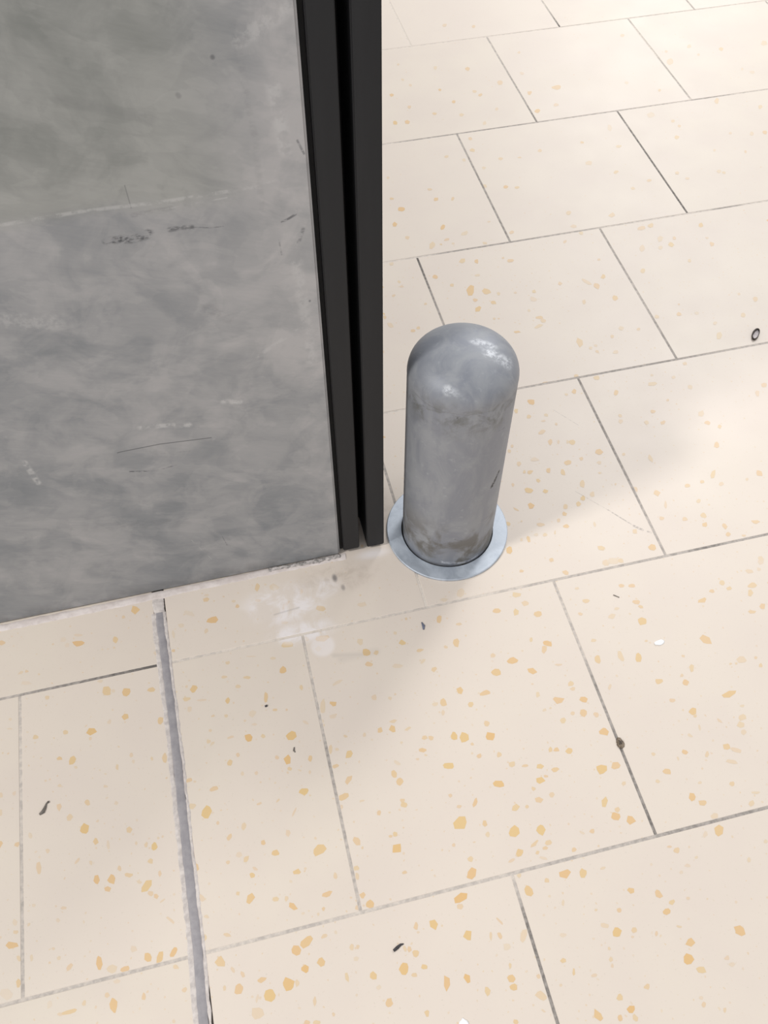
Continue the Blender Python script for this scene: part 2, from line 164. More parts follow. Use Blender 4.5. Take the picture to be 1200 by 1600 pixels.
# stone chips: x y half-length half-width (tenths of a millimetre) angle strength
CHIPS = """-4730 3777 58 48 72 8;-4867 3723 26 21 107 5;-6222 3717 41 27 154 6;-5662 3559 17 13 143 4;-5382 3502 65 34 162 8;-5381 3608 47 18 164 3;-4980 3449 38 29 104 7;-4997 3355 15 12 149 4;-5550 3591 38 30 3 2;-5509 3512 34 27 112 2;-6019 3289 32 15 22 4;-5954 3291 23 18 137 5;-5961 3152 56 22 164 2;-4354 3161 20 17 143 6;-4548 3182 26 22 135 3;-5115 2851 58 42 99 7;-5042 2833 24 20 114 3;-4904 2786 52 43 96 8;-4638 2747 43 27 150 7;-5176 2981 32 17 162 3;-5742 2922 28 22 117 5;-4934 2502 43 38 101 8;-4577 2369 44 30 92 7;-5292 2420 56 44 146 9;-5565 2475 30 24 128 6;-5875 2496 30 24 128 6;-5313 2347 21 17 119 4;-5637 2204 31 24 144 7;-5508 2146 43 37 56 8;-5476 2067 18 14 137 4;-5060 1967 34 16 89 5;-4905 2062 31 23 89 4;-4890 1988 21 17 108 3;-4701 1974 21 16 98 5;-4571 1950 45 25 88 6;-4389 1870 18 16 119 3;-4355 1655 41 20 0 6;-4238 3457 34 28 148 3;-4274 2548 41 26 173 6;-6132 2762 21 12 159 3;-6138 2655 31 9 165 3;-5104 2488 24 18 78 3;-5188 1794 26 13 163 4;-5646 1913 20 16 146 4;-5377 1669 33 27 117 6;-5654 1690 45 27 95 5;-5557 1560 33 26 107 5;-5419 1414 47 39 86 9;-5318 1265 30 25 120 7;-4986 1300 31 26 128 6;-5095 1596 22 18 113 3;-5199 1199 43 17 88 3;-5944 1474 29 18 98 3;-5781 1283 24 18 106 4;-6071 1413 30 23 115 6;-5870 1144 59 21 96 5;-5501 1117 28 15 42 4;-5373 1070 23 13 110 4;-4929 1153 17 12 95 4;-4835 1117 25 18 96 5;-4760 1080 35 27 101 9;-4713 1151 13 12 129 4;-4809 949 28 23 142 6;-5108 951 25 18 98 5;-5023 867 41 19 159 6;-5326 892 42 30 98 8;-5187 869 47 34 86 8;-5232 788 29 27 124 7;-4931 781 26 14 146 4;-4867 724 61 36 46 8;-4833 649 26 22 135 5;-4786 612 28 20 114 6;-4729 811 36 15 86 5;-4729 557 28 9 27 4;-5924 805 19 15 143 3;-5644 710 29 19 149 4;-5704 616 22 16 150 3;-5968 642 18 13 24 4;-5466 544 15 11 107 3;-4674 370 56 11 130 4;-5754 377 18 13 152 4;-5703 284 22 18 138 4;-6091 605 28 20 151 5;-6095 692 28 22 120 3;-6130 498 56 33 164 8;-6064 369 26 20 116 5;-5951 347 30 14 93 4;-5616 186 35 22 38 5;-5347 158 60 27 90 8;-5236 80 46 35 166 4;-5122 46 43 31 5 7;-5031 199 34 23 130 3;-4908 101 41 32 98 8;-4800 67 52 30 63 8;-4669 87 44 27 56 8;-6069 154 35 20 96 7;-6176 100 53 41 139 2;-4668 -42 21 18 143 5;-5200 -36 32 16 163 3;-4971 -217 32 19 97 6;-5239 -224 58 30 96 8;-5292 -124 23 18 127 5;-5496 -140 23 20 101 5;-5634 -181 60 18 179 7;-5711 -181 22 15 156 4;-5799 -83 29 21 71 2;-4607 -246 22 19 168 5;-4728 -476 15 12 147 4;-6230 1953 26 20 125 4;-6230 1772 36 16 93 4;-6095 1938 23 20 105 3;-3881 3444 58 42 174 8;-3920 3722 36 30 10 6;-3905 3783 26 17 162 3;-3578 3556 27 24 131 7;-3612 3630 22 17 159 4;-3316 3751 52 26 83 6;-3128 3701 53 43 158 4;-3333 3575 37 17 165 4;-2825 3570 38 15 72 4;-3030 3437 63 28 49 4;-2648 3295 52 37 150 7;-3087 3220 47 20 166 4;-3108 2935 61 36 165 8;-2875 2950 28 25 91 6;-2701 2918 68 40 171 8;-2775 2803 33 31 136 3;-3785 2869 25 17 161 5;-3602 2645 46 17 166 6;-3845 2710 28 19 162 5;-3716 2566 28 22 157 5;-3209 2642 41 36 75 8;-3289 2807 32 16 165 4;-3045 2390 30 16 81 6;-3521 2887 53 8 166 3;-4187 2645 44 35 81 8;-4258 2697 18 15 109 4;-4117 2499 52 13 166 3;-3849 2427 32 26 77 8;-3440 2365 56 19 81 7;-3369 2203 24 16 163 6;-3245 2175 15 14 102 5;-3609 2222 41 37 107 3;-3888 2258 21 18 150 5;-4023 2291 23 15 19 5;-4257 2424 30 24 96 3;-3698 2157 17 14 155 4;-3608 2093 27 14 165 3;-2748 2122 45 29 154 8;-2862 2112 80 31 79 4;-2779 1986 37 22 2 3;-2898 1958 18 17 98 4;-2649 2356 70 19 14 3;-3684 1959 50 39 104 9;-3535 1942 24 21 152 6;-3250 1875 50 49 145 9;-4073 2136 17 15 139 4;-4105 2018 24 20 147 5;-4065 1993 23 16 31 4;-3870 2011 36 14 7 4;-2693 1737 20 17 162 5;-3828 1805 23 18 92 5;-3921 1737 36 29 66 7;-3434 1680 23 20 154 5;-3332 1629 49 46 113 9;-3328 1534 22 20 146 6;-3102 1591 34 22 81 7;-2876 1633 52 17 79 5;-2811 1621 20 15 164 4;-2857 1448 36 20 1 6;-2699 1537 43 31 34 8;-4296 1628 13 10 158 4;-3810 1597 20 18 100 4;-3667 1568 20 18 98 4;-3133 1449 20 13 81 4;-3226 1490 24 8 146 4;-2762 1276 52 27 48 6;-4333 3365 49 16 89 3;-3967 3320 32 22 74 4;-4135 3590 70 27 143 2;-3075 1988 39 14 135 3;-3230 1266 52 33 164 9;-4118 1509 47 25 5 6;-4222 1292 55 48 61 9;-4353 1388 38 27 159 5;-4122 1159 18 16 128 5;-3872 1064 33 24 65 5;-4026 994 32 23 45 6;-3709 862 29 26 148 7;-3614 737 33 29 168 8;-3685 1250 27 12 6 5;-3498 1238 23 9 39 5;-3357 1091 50 10 54 4;-3454 895 36 27 84 4;-3190 663 68 43 19 8;-3899 748 34 24 56 6;-3958 805 29 23 8 3;-4076 761 20 17 150 5;-4386 787 36 32 112 7;-3864 586 28 25 119 8;-3827 639 24 14 139 4;-3441 516 36 28 162 8;-3352 524 16 13 86 4;-3084 391 28 18 79 5;-4022 452 21 18 152 6;-3915 378 48 33 54 8;-3680 321 31 21 155 6;-3578 298 26 19 85 5;-3534 215 44 28 144 8;-3193 246 54 28 4 7;-3254 129 20 16 83 6;-3509 443 15 14 144 3;-4367 494 37 24 125 4;-4340 320 32 16 164 4;-4174 117 39 17 152 5;-4383 138 29 23 72 6;-3449 133 16 12 163 3;-3311 90 16 11 81 4;-3293 -106 28 18 11 5;-3182 -102 15 14 105 3;-2813 659 45 30 105 6;-2771 586 13 12 81 5;-2867 157 33 29 163 7;-2819 65 39 37 82 8;-2872 411 30 24 165 6;-2881 339 31 23 79 5;-2938 64 23 21 160 5;-2843 1121 51 32 21 7;-2887 1025 31 15 79 4;-2533 878 24 21 77 6;-2673 1035 28 10 176 4;-3460 -115 56 38 34 8;-3576 -168 43 40 146 8;-3361 -315 40 39 114 8;-3515 -336 39 34 125 9;-4266 -96 49 41 98 7;-4162 -187 27 14 116 4;-4080 -247 29 16 101 5;-3921 -332 41 28 170 7;-4127 -353 45 40 82 7;-4257 -319 19 14 88 5;-3683 -426 55 50 126 9;-3609 -435 30 22 83 5;-3869 -474 53 46 127 9;-3992 -583 58 48 157 4;-2921 -539 35 31 78 8;-3161 -495 36 17 90 6;-3066 -259 26 19 79 5;-3007 -270 20 14 78 5;-3047 -361 25 20 148 3;-3483 -615 41 15 79 5;-3338 -752 17 16 149 5;-3580 -762 24 18 163 6;-3499 -782 30 16 166 6;-2897 -642 25 19 166 3;-3105 -653 14 12 163 3;-3982 -472 32 12 64 3;-1022 3122 58 47 37 3;-1244 3076 45 30 168 3;-2178 3235 49 30 179 3;-402 2940 53 31 162 6;-339 2807 40 30 173 5;-695 2795 49 30 175 7;-478 2725 50 35 67 7;-242 2642 41 33 13 7;-1362 2842 45 28 66 7;-1159 2732 33 22 169 5;-1257 2512 48 37 70 7;-1383 2488 20 19 17 5;-1840 2653 43 33 167 8;-1728 2936 20 15 75 5;-1889 2789 22 20 75 4;-1676 2516 43 21 178 6;-1677 2378 36 17 39 4;-1584 2258 37 26 50 6;-2263 2634 41 38 162 8;-2156 2603 31 23 24 6;-2267 2485 39 25 148 6;-2303 2780 38 35 81 4;-1966 2389 51 28 167 3;-900 2265 30 26 177 5;-708 2151 56 42 172 8;-932 2063 49 43 1 8;-532 1985 52 42 154 8;-263 2266 51 39 152 8;-320 2202 48 29 60 6;-423 2349 34 17 69 6;-223 1986 43 14 167 4;-1374 1946 45 35 69 8;-1304 1766 35 31 63 7;-1118 1857 53 28 4 7;-1587 1857 42 35 69 7;-1676 1862 31 22 168 4;-1623 1746 30 23 72 4;-2299 2088 35 29 78 4;-2135 2041 23 20 167 4;-567 1710 36 19 69 5;-379 1592 62 44 167 7;-175 1739 33 30 31 6;-175 1679 29 18 170 5;-557 1522 24 16 21 4;-485 1527 14 12 44 4;-278 1414 23 20 41 5;-402 1360 38 33 41 6;-1204 1523 32 28 60 6;-1204 1381 48 42 166 9;-1585 1467 44 34 70 9;-1477 1428 54 41 83 9;-1419 1341 17 16 45 6;-2165 1782 41 19 3 5;-2195 1699 42 37 54 8;-2325 1718 32 26 77 7;-2033 1662 37 15 13 5;-1886 1527 28 23 169 6;-1822 1507 28 23 170 6;-1941 1399 36 21 162 7;-1923 1342 16 12 169 5;-1725 1176 50 32 173 9;-1383 1203 26 24 9 6;-1177 1168 29 26 13 6;-1081 1039 37 27 23 6;-951 991 32 16 168 6;-804 950 38 28 173 8;-854 813 44 37 2 9;-785 838 24 14 169 6;-665 877 42 24 179 7;-644 1094 33 20 67 7;-582 1077 30 21 172 7;-455 1031 35 30 9 8;-2289 1222 44 26 96 7;-2254 1133 36 35 50 7;-2234 1335 36 18 136 3;-2135 1531 21 16 75 4;-2494 1706 23 17 41 4;-1274 872 51 36 165 9;-2018 1320 18 12 167 4;-2278 942 27 19 167 6;-2270 896 31 29 171 7;-1792 876 25 18 148 5;-1569 743 47 21 53 7;-1733 747 27 15 168 5;-1765 588 66 52 20 9;-1184 606 42 26 21 7;-1071 587 22 19 51 6;-934 623 45 31 171 6;-788 642 27 24 30 5;-949 745 24 21 51 6;-1277 386 51 47 46 9;-1009 338 49 38 62 9;-1529 525 36 25 69 7;-1537 420 23 21 52 5;-1284 181 40 34 11 8;-1114 225 47 20 32 6;-980 206 31 24 176 6;-1027 161 34 16 168 6;-1114 140 21 19 20 6;-1385 126 34 14 14 4;-1077 76 41 13 157 3;-758 81 24 21 21 6;-2445 499 49 40 180 9;-2428 635 26 25 72 7;-2475 628 19 15 167 6;-1895 400 17 16 12 5;-1772 233 26 24 46 6;-1795 99 57 40 59 8;-2425 265 22 16 167 6;-1962 -81 66 44 9 9;-1990 -160 26 24 3 5;-2277 -249 55 38 85 9;-2440 -225 30 20 74 6;-1991 -418 43 39 1 9;-1783 -470 36 11 72 5;-1701 -483 29 18 94 6;-1664 -367 40 9 119 5;-1667 -590 31 28 18 3;-1483 -534 57 28 59 4;-1356 -18 25 22 55 5;-1317 -178 44 34 104 8;-1113 -127 26 21 177 6;-921 -114 51 38 2 8;-1199 -822 27 20 153 7;-1129 -622 32 20 170 3;-2498 -448 30 29 179 7;-2546 -399 29 21 100 6;-2588 -384 26 17 112 5;-2637 -547 44 39 73 9;-2559 -618 24 19 156 6;-2456 -576 26 21 169 8;-2292 -753 59 31 88 8;-2096 -752 40 34 120 9;-1950 -902 35 26 82 7;-2834 -785 35 29 76 7;-2526 -944 29 21 87 7;-1704 -851 34 31 176 8;-1709 -922 34 30 11 8;-1689 -750 21 14 68 6;-1486 -1049 54 33 138 5;-1462 -895 19 18 126 5;-1776 -1190 27 18 170 7;-1136 -935 29 14 67 7;-1512 -1166 22 8 140 4;884 2268 51 43 7 8;833 2768 34 22 172 6;950 2737 38 24 172 6;358 2674 37 27 159 6;232 2529 25 21 2 5;308 2855 26 19 176 4;914 2520 42 28 174 6;938 2450 28 22 155 6;572 2413 44 31 9 4;661 2493 29 19 172 4;255 2175 29 20 174 5;214 1949 50 31 77 7;477 1919 63 30 86 5;665 1862 55 35 54 8;831 2029 19 15 7 5;768 1540 42 31 179 7;819 1300 32 21 174 5;1045 1458 37 31 31 7;1185 1601 56 25 62 6;1046 1550 21 17 40 5;1153 1760 19 14 148 5;1479 1884 65 46 130 7;1994 2527 35 27 37 6;2039 2438 31 23 6 6;1826 2453 31 23 5 6;1665 2363 54 29 8 7;2315 2409 48 33 180 6;2256 2328 51 32 54 6;2304 2125 41 31 41 6;2161 2086 46 23 171 6;2376 2595 43 25 173 4;2496 2592 27 19 3 3;1769 1572 62 43 179 4;1622 1549 18 13 179 5;1689 1538 17 13 6 5;1930 1552 22 17 38 5;1941 1456 30 21 49 6;1453 1224 75 33 4 8;1465 949 46 33 3 5;1420 873 44 33 5 5;1409 791 33 26 17 4;1524 1066 28 16 174 4;983 1133 44 36 36 8;980 1077 24 19 11 6;839 890 28 17 134 4;974 951 35 12 78 4;1212 969 30 15 125 4;1159 687 40 33 18 7;1239 631 47 25 154 4;1145 527 61 24 152 4;712 738 35 24 164 7;925 661 32 22 54 5;447 589 45 28 173 7;312 517 22 19 30 5;1037 317 29 23 12 6;384 796 21 17 5 5;614 687 22 12 82 4;-106 1537 42 35 4 8;-166 1392 39 35 29 7;-38 1338 30 25 154 5;-23 1149 53 41 165 8;-195 774 55 43 17 9;-45 771 46 38 1 7;-35 580 24 19 35 5;260 3090 37 30 179 6;766 3102 44 35 37 4;870 3103 65 45 174 3;228 1607 35 15 50 4;724 403 24 12 9 4;2574 2690 53 33 54 3;-296 448 48 32 62 8;-197 346 27 24 27 6;-239 289 43 37 27 8;-102 216 48 42 11 8;-521 206 26 22 11 6;-621 214 27 11 136 3;-510 58 13 11 23 4;591 290 44 33 61 8;666 208 43 25 173 7;1142 86 32 25 20 5;1238 176 44 13 168 4;724 60 35 26 18 4;700 -76 61 43 51 8;219 -160 33 26 8 6;162 -111 23 12 170 5;559 -82 36 24 55 3;-751 -147 41 36 29 8;-550 -149 29 11 1 4;-359 -400 35 29 19 8;-119 -495 41 33 105 7;-27 -595 33 24 178 7;-105 -659 35 26 1 8;-536 -540 25 21 16 6;-748 -486 14 12 15 5;-632 -716 40 35 30 9;-468 -735 31 24 2 6;-717 -639 39 19 155 4;-504 -786 15 11 175 4;-47 -808 30 11 159 5;-277 -813 22 13 61 5;-4 -955 43 30 178 8;-82 -1084 51 41 34 9;-6 -1195 40 29 164 7;492 -970 49 40 173 8;-969 -1005 25 15 171 4;-1290 -1009 14 12 31 4;-753 -828 20 13 62 5;-772 -917 21 18 25 5;-777 -970 18 13 60 4;-537 -1203 29 21 4 6;-806 -1228 30 24 6 7;-747 -1339 40 33 9 9;-738 -1409 25 23 115 6;-867 -1379 25 20 25 7;-1054 -1318 50 33 117 8;273 -1157 25 17 10 4;289 -1217 28 20 3 3;-100 -1457 25 16 57 5;-99 -1401 17 14 12 3;64 -1541 21 14 53 5;864 -411 24 18 41 4;176 -362 18 15 37 3;379 -267 17 13 8 4;264 -318 32 15 170 3;-1030 -355 26 12 68 4;142 -595 16 13 6 4;1106 -289 22 17 43 4;139 -520 7 6 20 4;2286 13956 67 48 70 6;1704 14133 67 36 74 4;686 13433 53 35 76 7;1581 13388 43 29 73 7;1011 13882 44 30 75 4;1101 13670 43 27 75 4;1727 12952 52 32 72 7;900 12975 46 37 74 5;538 12556 54 40 76 8;750 12530 54 43 75 7;1286 12661 41 40 36 6;2188 13185 43 38 61 5;2262 13047 65 34 46 6;2735 13359 71 47 69 5;3162 12902 64 41 68 6;3703 12961 94 66 25 6;3105 12309 73 44 63 7;3493 12419 57 40 64 4;1744 12518 46 42 55 5;2073 12171 68 31 66 4;2413 12541 51 34 69 4;1060 14418 45 30 76 4;2306 15600 62 44 72 4;2846 15416 50 38 69 5;1626 11442 51 41 68 6;1689 11775 48 39 68 5;1146 11369 47 34 19 5;2018 11095 39 36 14 5;2349 11056 33 23 171 5;2749 11158 43 38 50 5;1863 10334 43 37 61 7;2042 10272 36 33 30 6;1670 10915 36 32 59 4;1533 10428 52 40 68 5;1406 11211 41 33 69 4;627 10565 37 34 175 5;32 11032 35 21 76 4;3415 14277 47 31 68 4;3227 13554 50 36 66 3;7231 13474 67 42 56 6;6670 13708 72 36 62 4;6720 13384 47 27 60 4;6090 13284 116 59 62 4;6167 13638 48 30 60 4;5497 12413 49 26 63 5;6362 11839 96 40 62 5;7040 11483 64 33 58 5;5188 10959 59 38 58 6;5328 11436 46 28 60 5;5377 11272 45 27 60 5;5016 11707 83 61 55 3;6746 10736 56 37 51 6;6501 10747 60 32 58 4;6151 10862 35 24 53 4;6161 10295 43 24 58 5;3788 10282 51 33 45 6;3537 11216 43 27 64 6;4113 10959 51 41 4 5;4242 9931 46 31 21 5;3890 9795 44 36 50 5;4770 10011 46 34 53 5;4871 9832 37 30 41 4;5471 9885 47 35 46 4;5540 9841 41 26 56 5;5658 10456 38 24 57 4;3433 10623 58 51 30 4;4161 11508 99 39 67 3;8146 13467 99 59 55 4;5576 14394 62 43 60 4;5006 12792 44 34 54 3;7301 12716 46 29 55 3;7425 12571 58 40 51 3;50 10178 54 52 69 8;661 10290 55 47 70 7;928 10238 59 25 57 6;-42 10475 37 29 166 6;-149 9827 56 38 79 8;-38 9459 43 33 75 5;574 9576 70 31 65 8;869 9350 69 38 24 4;545 9269 44 28 20 5;429 9178 23 22 48 6;288 9185 88 47 63 5;622 9155 25 23 179 4;647 8729 53 42 22 6;853 8663 45 34 68 7;1274 8645 26 22 62 5;1363 8554 49 41 176 6;144 8475 48 36 81 7;340 8236 36 33 98 6;778 8357 46 31 11 4;577 8069 119 48 67 8;801 7985 61 56 95 7;583 7841 35 33 48 6;830 7728 42 39 98 7;572 7643 63 46 63 8;960 7889 46 24 71 5;1488 7811 41 31 49 6;1926 7886 40 31 60 5;1208 7850 25 21 58 4;1428 7653 52 44 99 3;1380 7263 47 33 172 6;1414 7186 43 39 17 5;1318 7097 67 30 17 5;1284 7442 27 21 64 4;739 7395 27 21 66 5;803 7380 17 16 39 5;968 7054 51 26 168 7;1595 9197 43 29 38 5;2641 9445 63 42 50 5;2596 9104 51 36 20 4;-563 8217 36 21 37 5;-413 8492 33 25 111 5;-404 8380 29 28 180 4;-421 8913 39 29 39 4;-152 7932 24 23 47 5;1105 9045 36 34 25 5;1323 9534 31 20 169 4;-384 7471 33 28 72 6;-477 7433 32 29 171 6;-763 7624 54 34 114 4;-805 7795 37 21 76 6;2336 8785 41 20 43 5;3296 9231 59 40 31 5;3623 8808 62 44 25 5;3788 8829 61 40 60 6;3912 8319 63 39 60 7;4032 8459 47 26 61 5;3803 8489 84 42 63 4;3726 8297 42 31 54 4;3441 8350 74 44 60 4;4565 8648 61 37 58 7;4542 8190 55 36 56 6;4533 8336 35 25 50 4;4034 7908 53 25 55 5;3245 7858 55 33 62 6;2616 7872 51 35 61 7;2439 7700 60 45 91 6;2332 7819 88 28 121 4;2604 7390 54 44 49 7;2131 7418 48 25 67 5;2693 8259 25 22 31 5;2654 8923 43 32 60 5;1778 6650 90 44 82 6;2264 6648 35 26 58 5;2454 6769 43 33 54 4;2690 6694 33 26 49 5;1950 6416 27 21 95 5;1881 6502 28 23 49 4;1970 6533 30 26 15 4;2199 6345 45 29 27 4;3389 6847 45 31 55 6;3050 6878 38 32 33 5;3760 6301 71 38 60 5;3816 6553 34 26 45 4;4616 6878 50 34 52 5;4286 6607 45 33 48 5;3650 6806 35 28 39 3;3049 5907 35 28 12 5;1753 5948 44 38 37 6;2796 5705 30 24 43 4;2517 5809 25 21 21 4;3472 7043 26 17 58 5;4431 7037 31 19 55 4;1499 6043 34 28 5 6;731 5739 54 45 137 8;1040 6016 42 27 179 5;795 6005 36 24 9 5;488 5633 38 28 66 7;621 5495 39 26 61 6;855 5465 31 26 71 5;781 5378 31 15 2 4;702 5199 55 27 21 5;1366 5779 41 28 63 7;1246 5750 28 23 54 5;751 5014 51 32 66 6;1026 4942 42 40 54 7;970 4956 25 16 65 5;855 4988 34 14 69 4;246 5068 27 18 68 5;183 4994 29 21 61 5;239 4766 37 27 66 5;264 4624 30 19 68 6;335 4607 36 30 43 7;569 4574 40 28 65 7;738 4501 51 26 83 7;857 4635 44 37 169 7;1046 4653 31 25 56 6;389 4455 30 28 58 7;222 4332 49 41 143 8;427 4270 33 31 56 8;172 4096 46 37 62 8;56 4464 27 17 69 5;-25 4097 37 15 134 6;-190 3912 30 26 155 7;-18 3643 44 23 80 7;-294 3545 46 36 71 8;193 3808 46 26 169 5;204 3655 30 25 179 5;97 3678 27 21 175 3;327 3652 33 10 62 5;435 3817 28 21 66 5;535 3892 36 30 55 7;587 3991 35 27 59 6;759 3993 37 27 60 7;844 4062 43 33 58 8;918 4274 55 28 67 6;976 4089 39 30 57 5;1309 4707 47 40 12 7;1246 4542 29 24 3 4;1194 4382 24 18 176 5;487 3710 34 27 179 7;155 3295 32 26 25 6;-239 3231 27 22 178 6;789 3315 41 32 161 6;953 3091 37 31 41 5;1281 3443 36 25 70 5;841 3653 39 19 78 4;1919 5626 51 30 56 7;1811 5222 28 24 27 5;1779 5125 44 29 61 4;1607 4597 26 21 44 5;931 5286 26 16 66 5;-15 3911 13 12 46 5;-102 3652 23 15 68 4;456 4788 55 36 171 3;1319 4169 18 12 60 5;2455 5655 58 41 176 5;2266 5188 35 28 7 6;2104 5028 42 27 60 5;2316 4977 39 32 40 6;2544 5330 25 18 56 5;2889 4832 43 31 170 6;3015 4735 33 24 47 6;2874 4997 65 35 60 4;2843 4460 50 34 54 6;2590 4029 67 29 55 6;2396 3946 30 27 33 6;2191 3931 32 26 18 6;1772 3917 41 40 68 6;3165 3899 41 39 75 6;2621 3855 36 29 15 4;2229 3679 31 23 50 5;2193 3464 42 38 57 6;2149 3335 43 35 33 7;1946 3466 32 27 26 5;1674 3544 33 27 17 5;2375 3253 40 29 103 6;2365 3138 32 24 33 6;2774 3224 45 35 155 6;1916 4446 58 25 88 5;1540 4038 41 27 71 5;1807 3725 51 16 65 4;3937 5272 43 33 34 5;3778 5155 51 27 58 4;1393 3179 41 40 147 7;2935 5481 40 28 55 4;2585 2727 40 30 23 4;2543 3071 26 17 177 5;2970 3848 23 16 48 4"""

# ------------------------------------------------------------------ materials
def tile_material():
    m = NT('terrazzo_tile')
    v = m.coord()
    at = m.new('ShaderNodeVertexColor', layer_name='tone').outputs['Color']
    sep = m.new('ShaderNodeSeparateColor'); m.t.links.new(at, sep.inputs[0])
    r, g, b = sep.outputs                          # r: chip strength, g: hue variation, b: tile variation
    base = m.mix(m.ramp(m.noise(v, 9, 3), 0.3, 0.7), srgb(227, 215, 200), srgb(223, 210, 197))
    base = m.mix(m.math('MULTIPLY', b, 0.5), base, srgb(229, 216, 204))
    # minute grey-beige grains in the paste
    gr = m.noise(v, 420, 2, 0.5)
    base = m.mix(m.ramp(gr, 0.66, 0.74, 0, 0.35), base, srgb(203, 190, 172))
    gr2 = m.noise(m.mapping(v, loc=(3, 1, 2)), 260, 2, 0.5)
    base = m.mix(m.ramp(gr2, 0.70, 0.76, 0, 0.3), base, srgb(214, 196, 168))
    chip = m.mix(g, srgb(224, 194, 142), srgb(224, 184, 130))
    col = m.mix(r, base, chip)
    # plaster dust smeared on the floor near the foot of the wall
    nz = m.noise(v, 38, 5, 0.6, 0.6)
    w = m.math('MAXIMUM', m.spot(v, (-0.305, 0.345, 0), (0.065, 0.036, 1), 0.9),
               m.math('MAXIMUM', m.spot(v, (-0.29, 0.305, 0), (0.05, 0.02, 1), 0.9),
                      m.spot(v, (-0.268, 0.356, 0), (0.045, 0.02, 1), 0.9)))
    w = m.math('MULTIPLY', w, 1.6, clamp=True)
    w = m.math('MULTIPLY', w, m.ramp(nz, 0.40, 0.62, 0.15, 1.0))
    w = m.math('MAXIMUM', w, m.math('MULTIPLY', m.spot(v, (-0.272, 0.283, 0), (0.016, 0.016, 1), 0.35), 0.6))
    w = m.math('MAXIMUM', w, m.math('MULTIPLY', m.spot(v, (-0.19, 0.388, 0), (0.03, 0.010, 1), 0.9), 0.9))
    col = m.mix(m.math('MULTIPLY', w, 0.9), col, srgb(243, 236, 234))
    # walked-in grey-brown dirt round the post and by the joints
    dn = m.noise(v, 60, 5, 0.65, 0.4)
    d = m.spot(v, (-0.235, 0.365, 0), (0.075, 0.030, 1), 0.9)
    d = m.math('MAXIMUM', d, m.spot(v, (-0.165, 0.455, 0), (0.02, 0.05, 1), 0.9))
    d = m.math('MULTIPLY', d, m.ramp(dn, 0.42, 0.66, 0.2, 0.9))
    d2 = m.math('MULTIPLY', m.spot(v, (-0.241, 0.366, 0), (0.0045, 0.008, 1), 0.8), 0.8)
    d2 = m.math('MAXIMUM', d2, m.math('MULTIPLY', m.spot(v, (-0.234, 0.351, 0), (0.0035, 0.006, 1), 0.8), 0.55))
    # faint shoe rub and heel marks
    for p0, p1, wd, s in (((-0.262, 0.268, 0), (-0.232, 0.262, 0), 0.0050, 0.15),
                          ((-0.318, 0.3345, 0), (-0.289, 0.337, 0), 0.0018, 0.22),
                          ((-0.255, 0.262, 0), (-0.215, 0.262, 0), 0.008, 0.10)):
        d2 = m.math('MAXIMUM', d2, m.math('MULTIPLY', m.ramp(m.seg(v, p0, p1), wd, 0), s))
    for p0, p1, wd, s in SCRATCH:
        q = m.math('MULTIPLY', m.ramp(m.seg(v, p0, p1), wd, wd * 0.3), s)
        d2 = m.math('MAXIMUM', d2, m.math('MULTIPLY', q, m.ramp(m.noise(v, 300, 3), 0.35, 0.6, 0.15, 1)))
    col = m.mix(m.math('MULTIPLY', d, 0.55), col, srgb(188, 172, 156))
    col = m.mix(d2, col, srgb(118, 112, 112))
    m.set(Base_Color=col, Roughness=m.ramp(m.noise(v, 14, 4), 0.3, 0.7, 0.42, 0.46), IOR=1.45)
    return m.m

SCRATCH = [((0.079, 0.418, 0), (0.108, 0.382, 0), 0.0007, 0.35), ((0.108, 0.382, 0), (0.130, 0.352, 0), 0.0012, 0.5),
           ((0.130, 0.352, 0), (0.138, 0.344, 0), 0.0022, 0.6),
           ((0.143, 0.340, 0), (0.146, 0.338, 0), 0.0020, 0.6),
           ((0.098, 0.553, 0), (0.121, 0.520, 0), 0.0006, 0.35)]

def grout_material():
    m = NT('joint_grout')
    v = m.coord()
    at = m.new('ShaderNodeVertexColor', layer_name='tone').outputs['Color']
    sep = m.new('ShaderNodeSeparateColor'); m.t.links.new(at, sep.inputs[0])
    t = m.math('ADD', sep.outputs[0], m.ramp(m.noise(v, 170, 4, 0.6), 0.3, 0.7, -0.16, 0.16), clamp=True)
    cr = m.new('ShaderNodeValToRGB'); m.t.links.new(t, cr.inputs[0])
    e = cr.color_ramp.elements
    e[0].position = 0; e[0].color = srgb(226, 215, 203)
    e[1].position = 1; e[1].color = srgb(104, 99, 95)
    x = e.new(0.4); x.color = srgb(190, 181, 173)
    m.set(Base_Color=cr.outputs[0], Roughness=0.9)
    m.bump(m.noise(v, 500, 3), 0.3, 0.0005)
    return m.m

def simple(name, a, b, scale=60, rough=0.6, metal=0.0, bump=0.2, stretch=(1, 1, 1)):
    m = NT(name)
    v = m.mapping(m.coord(), scale=stretch)
    n = m.noise(v, scale, 5, 0.6)
    m.set(Base_Color=m.mix(m.ramp(n, 0.3, 0.7), srgb(*a), srgb(*b)), Roughness=rough, Metallic=metal)
    if bump: m.bump(n, bump, 0.0008)
    return m.m

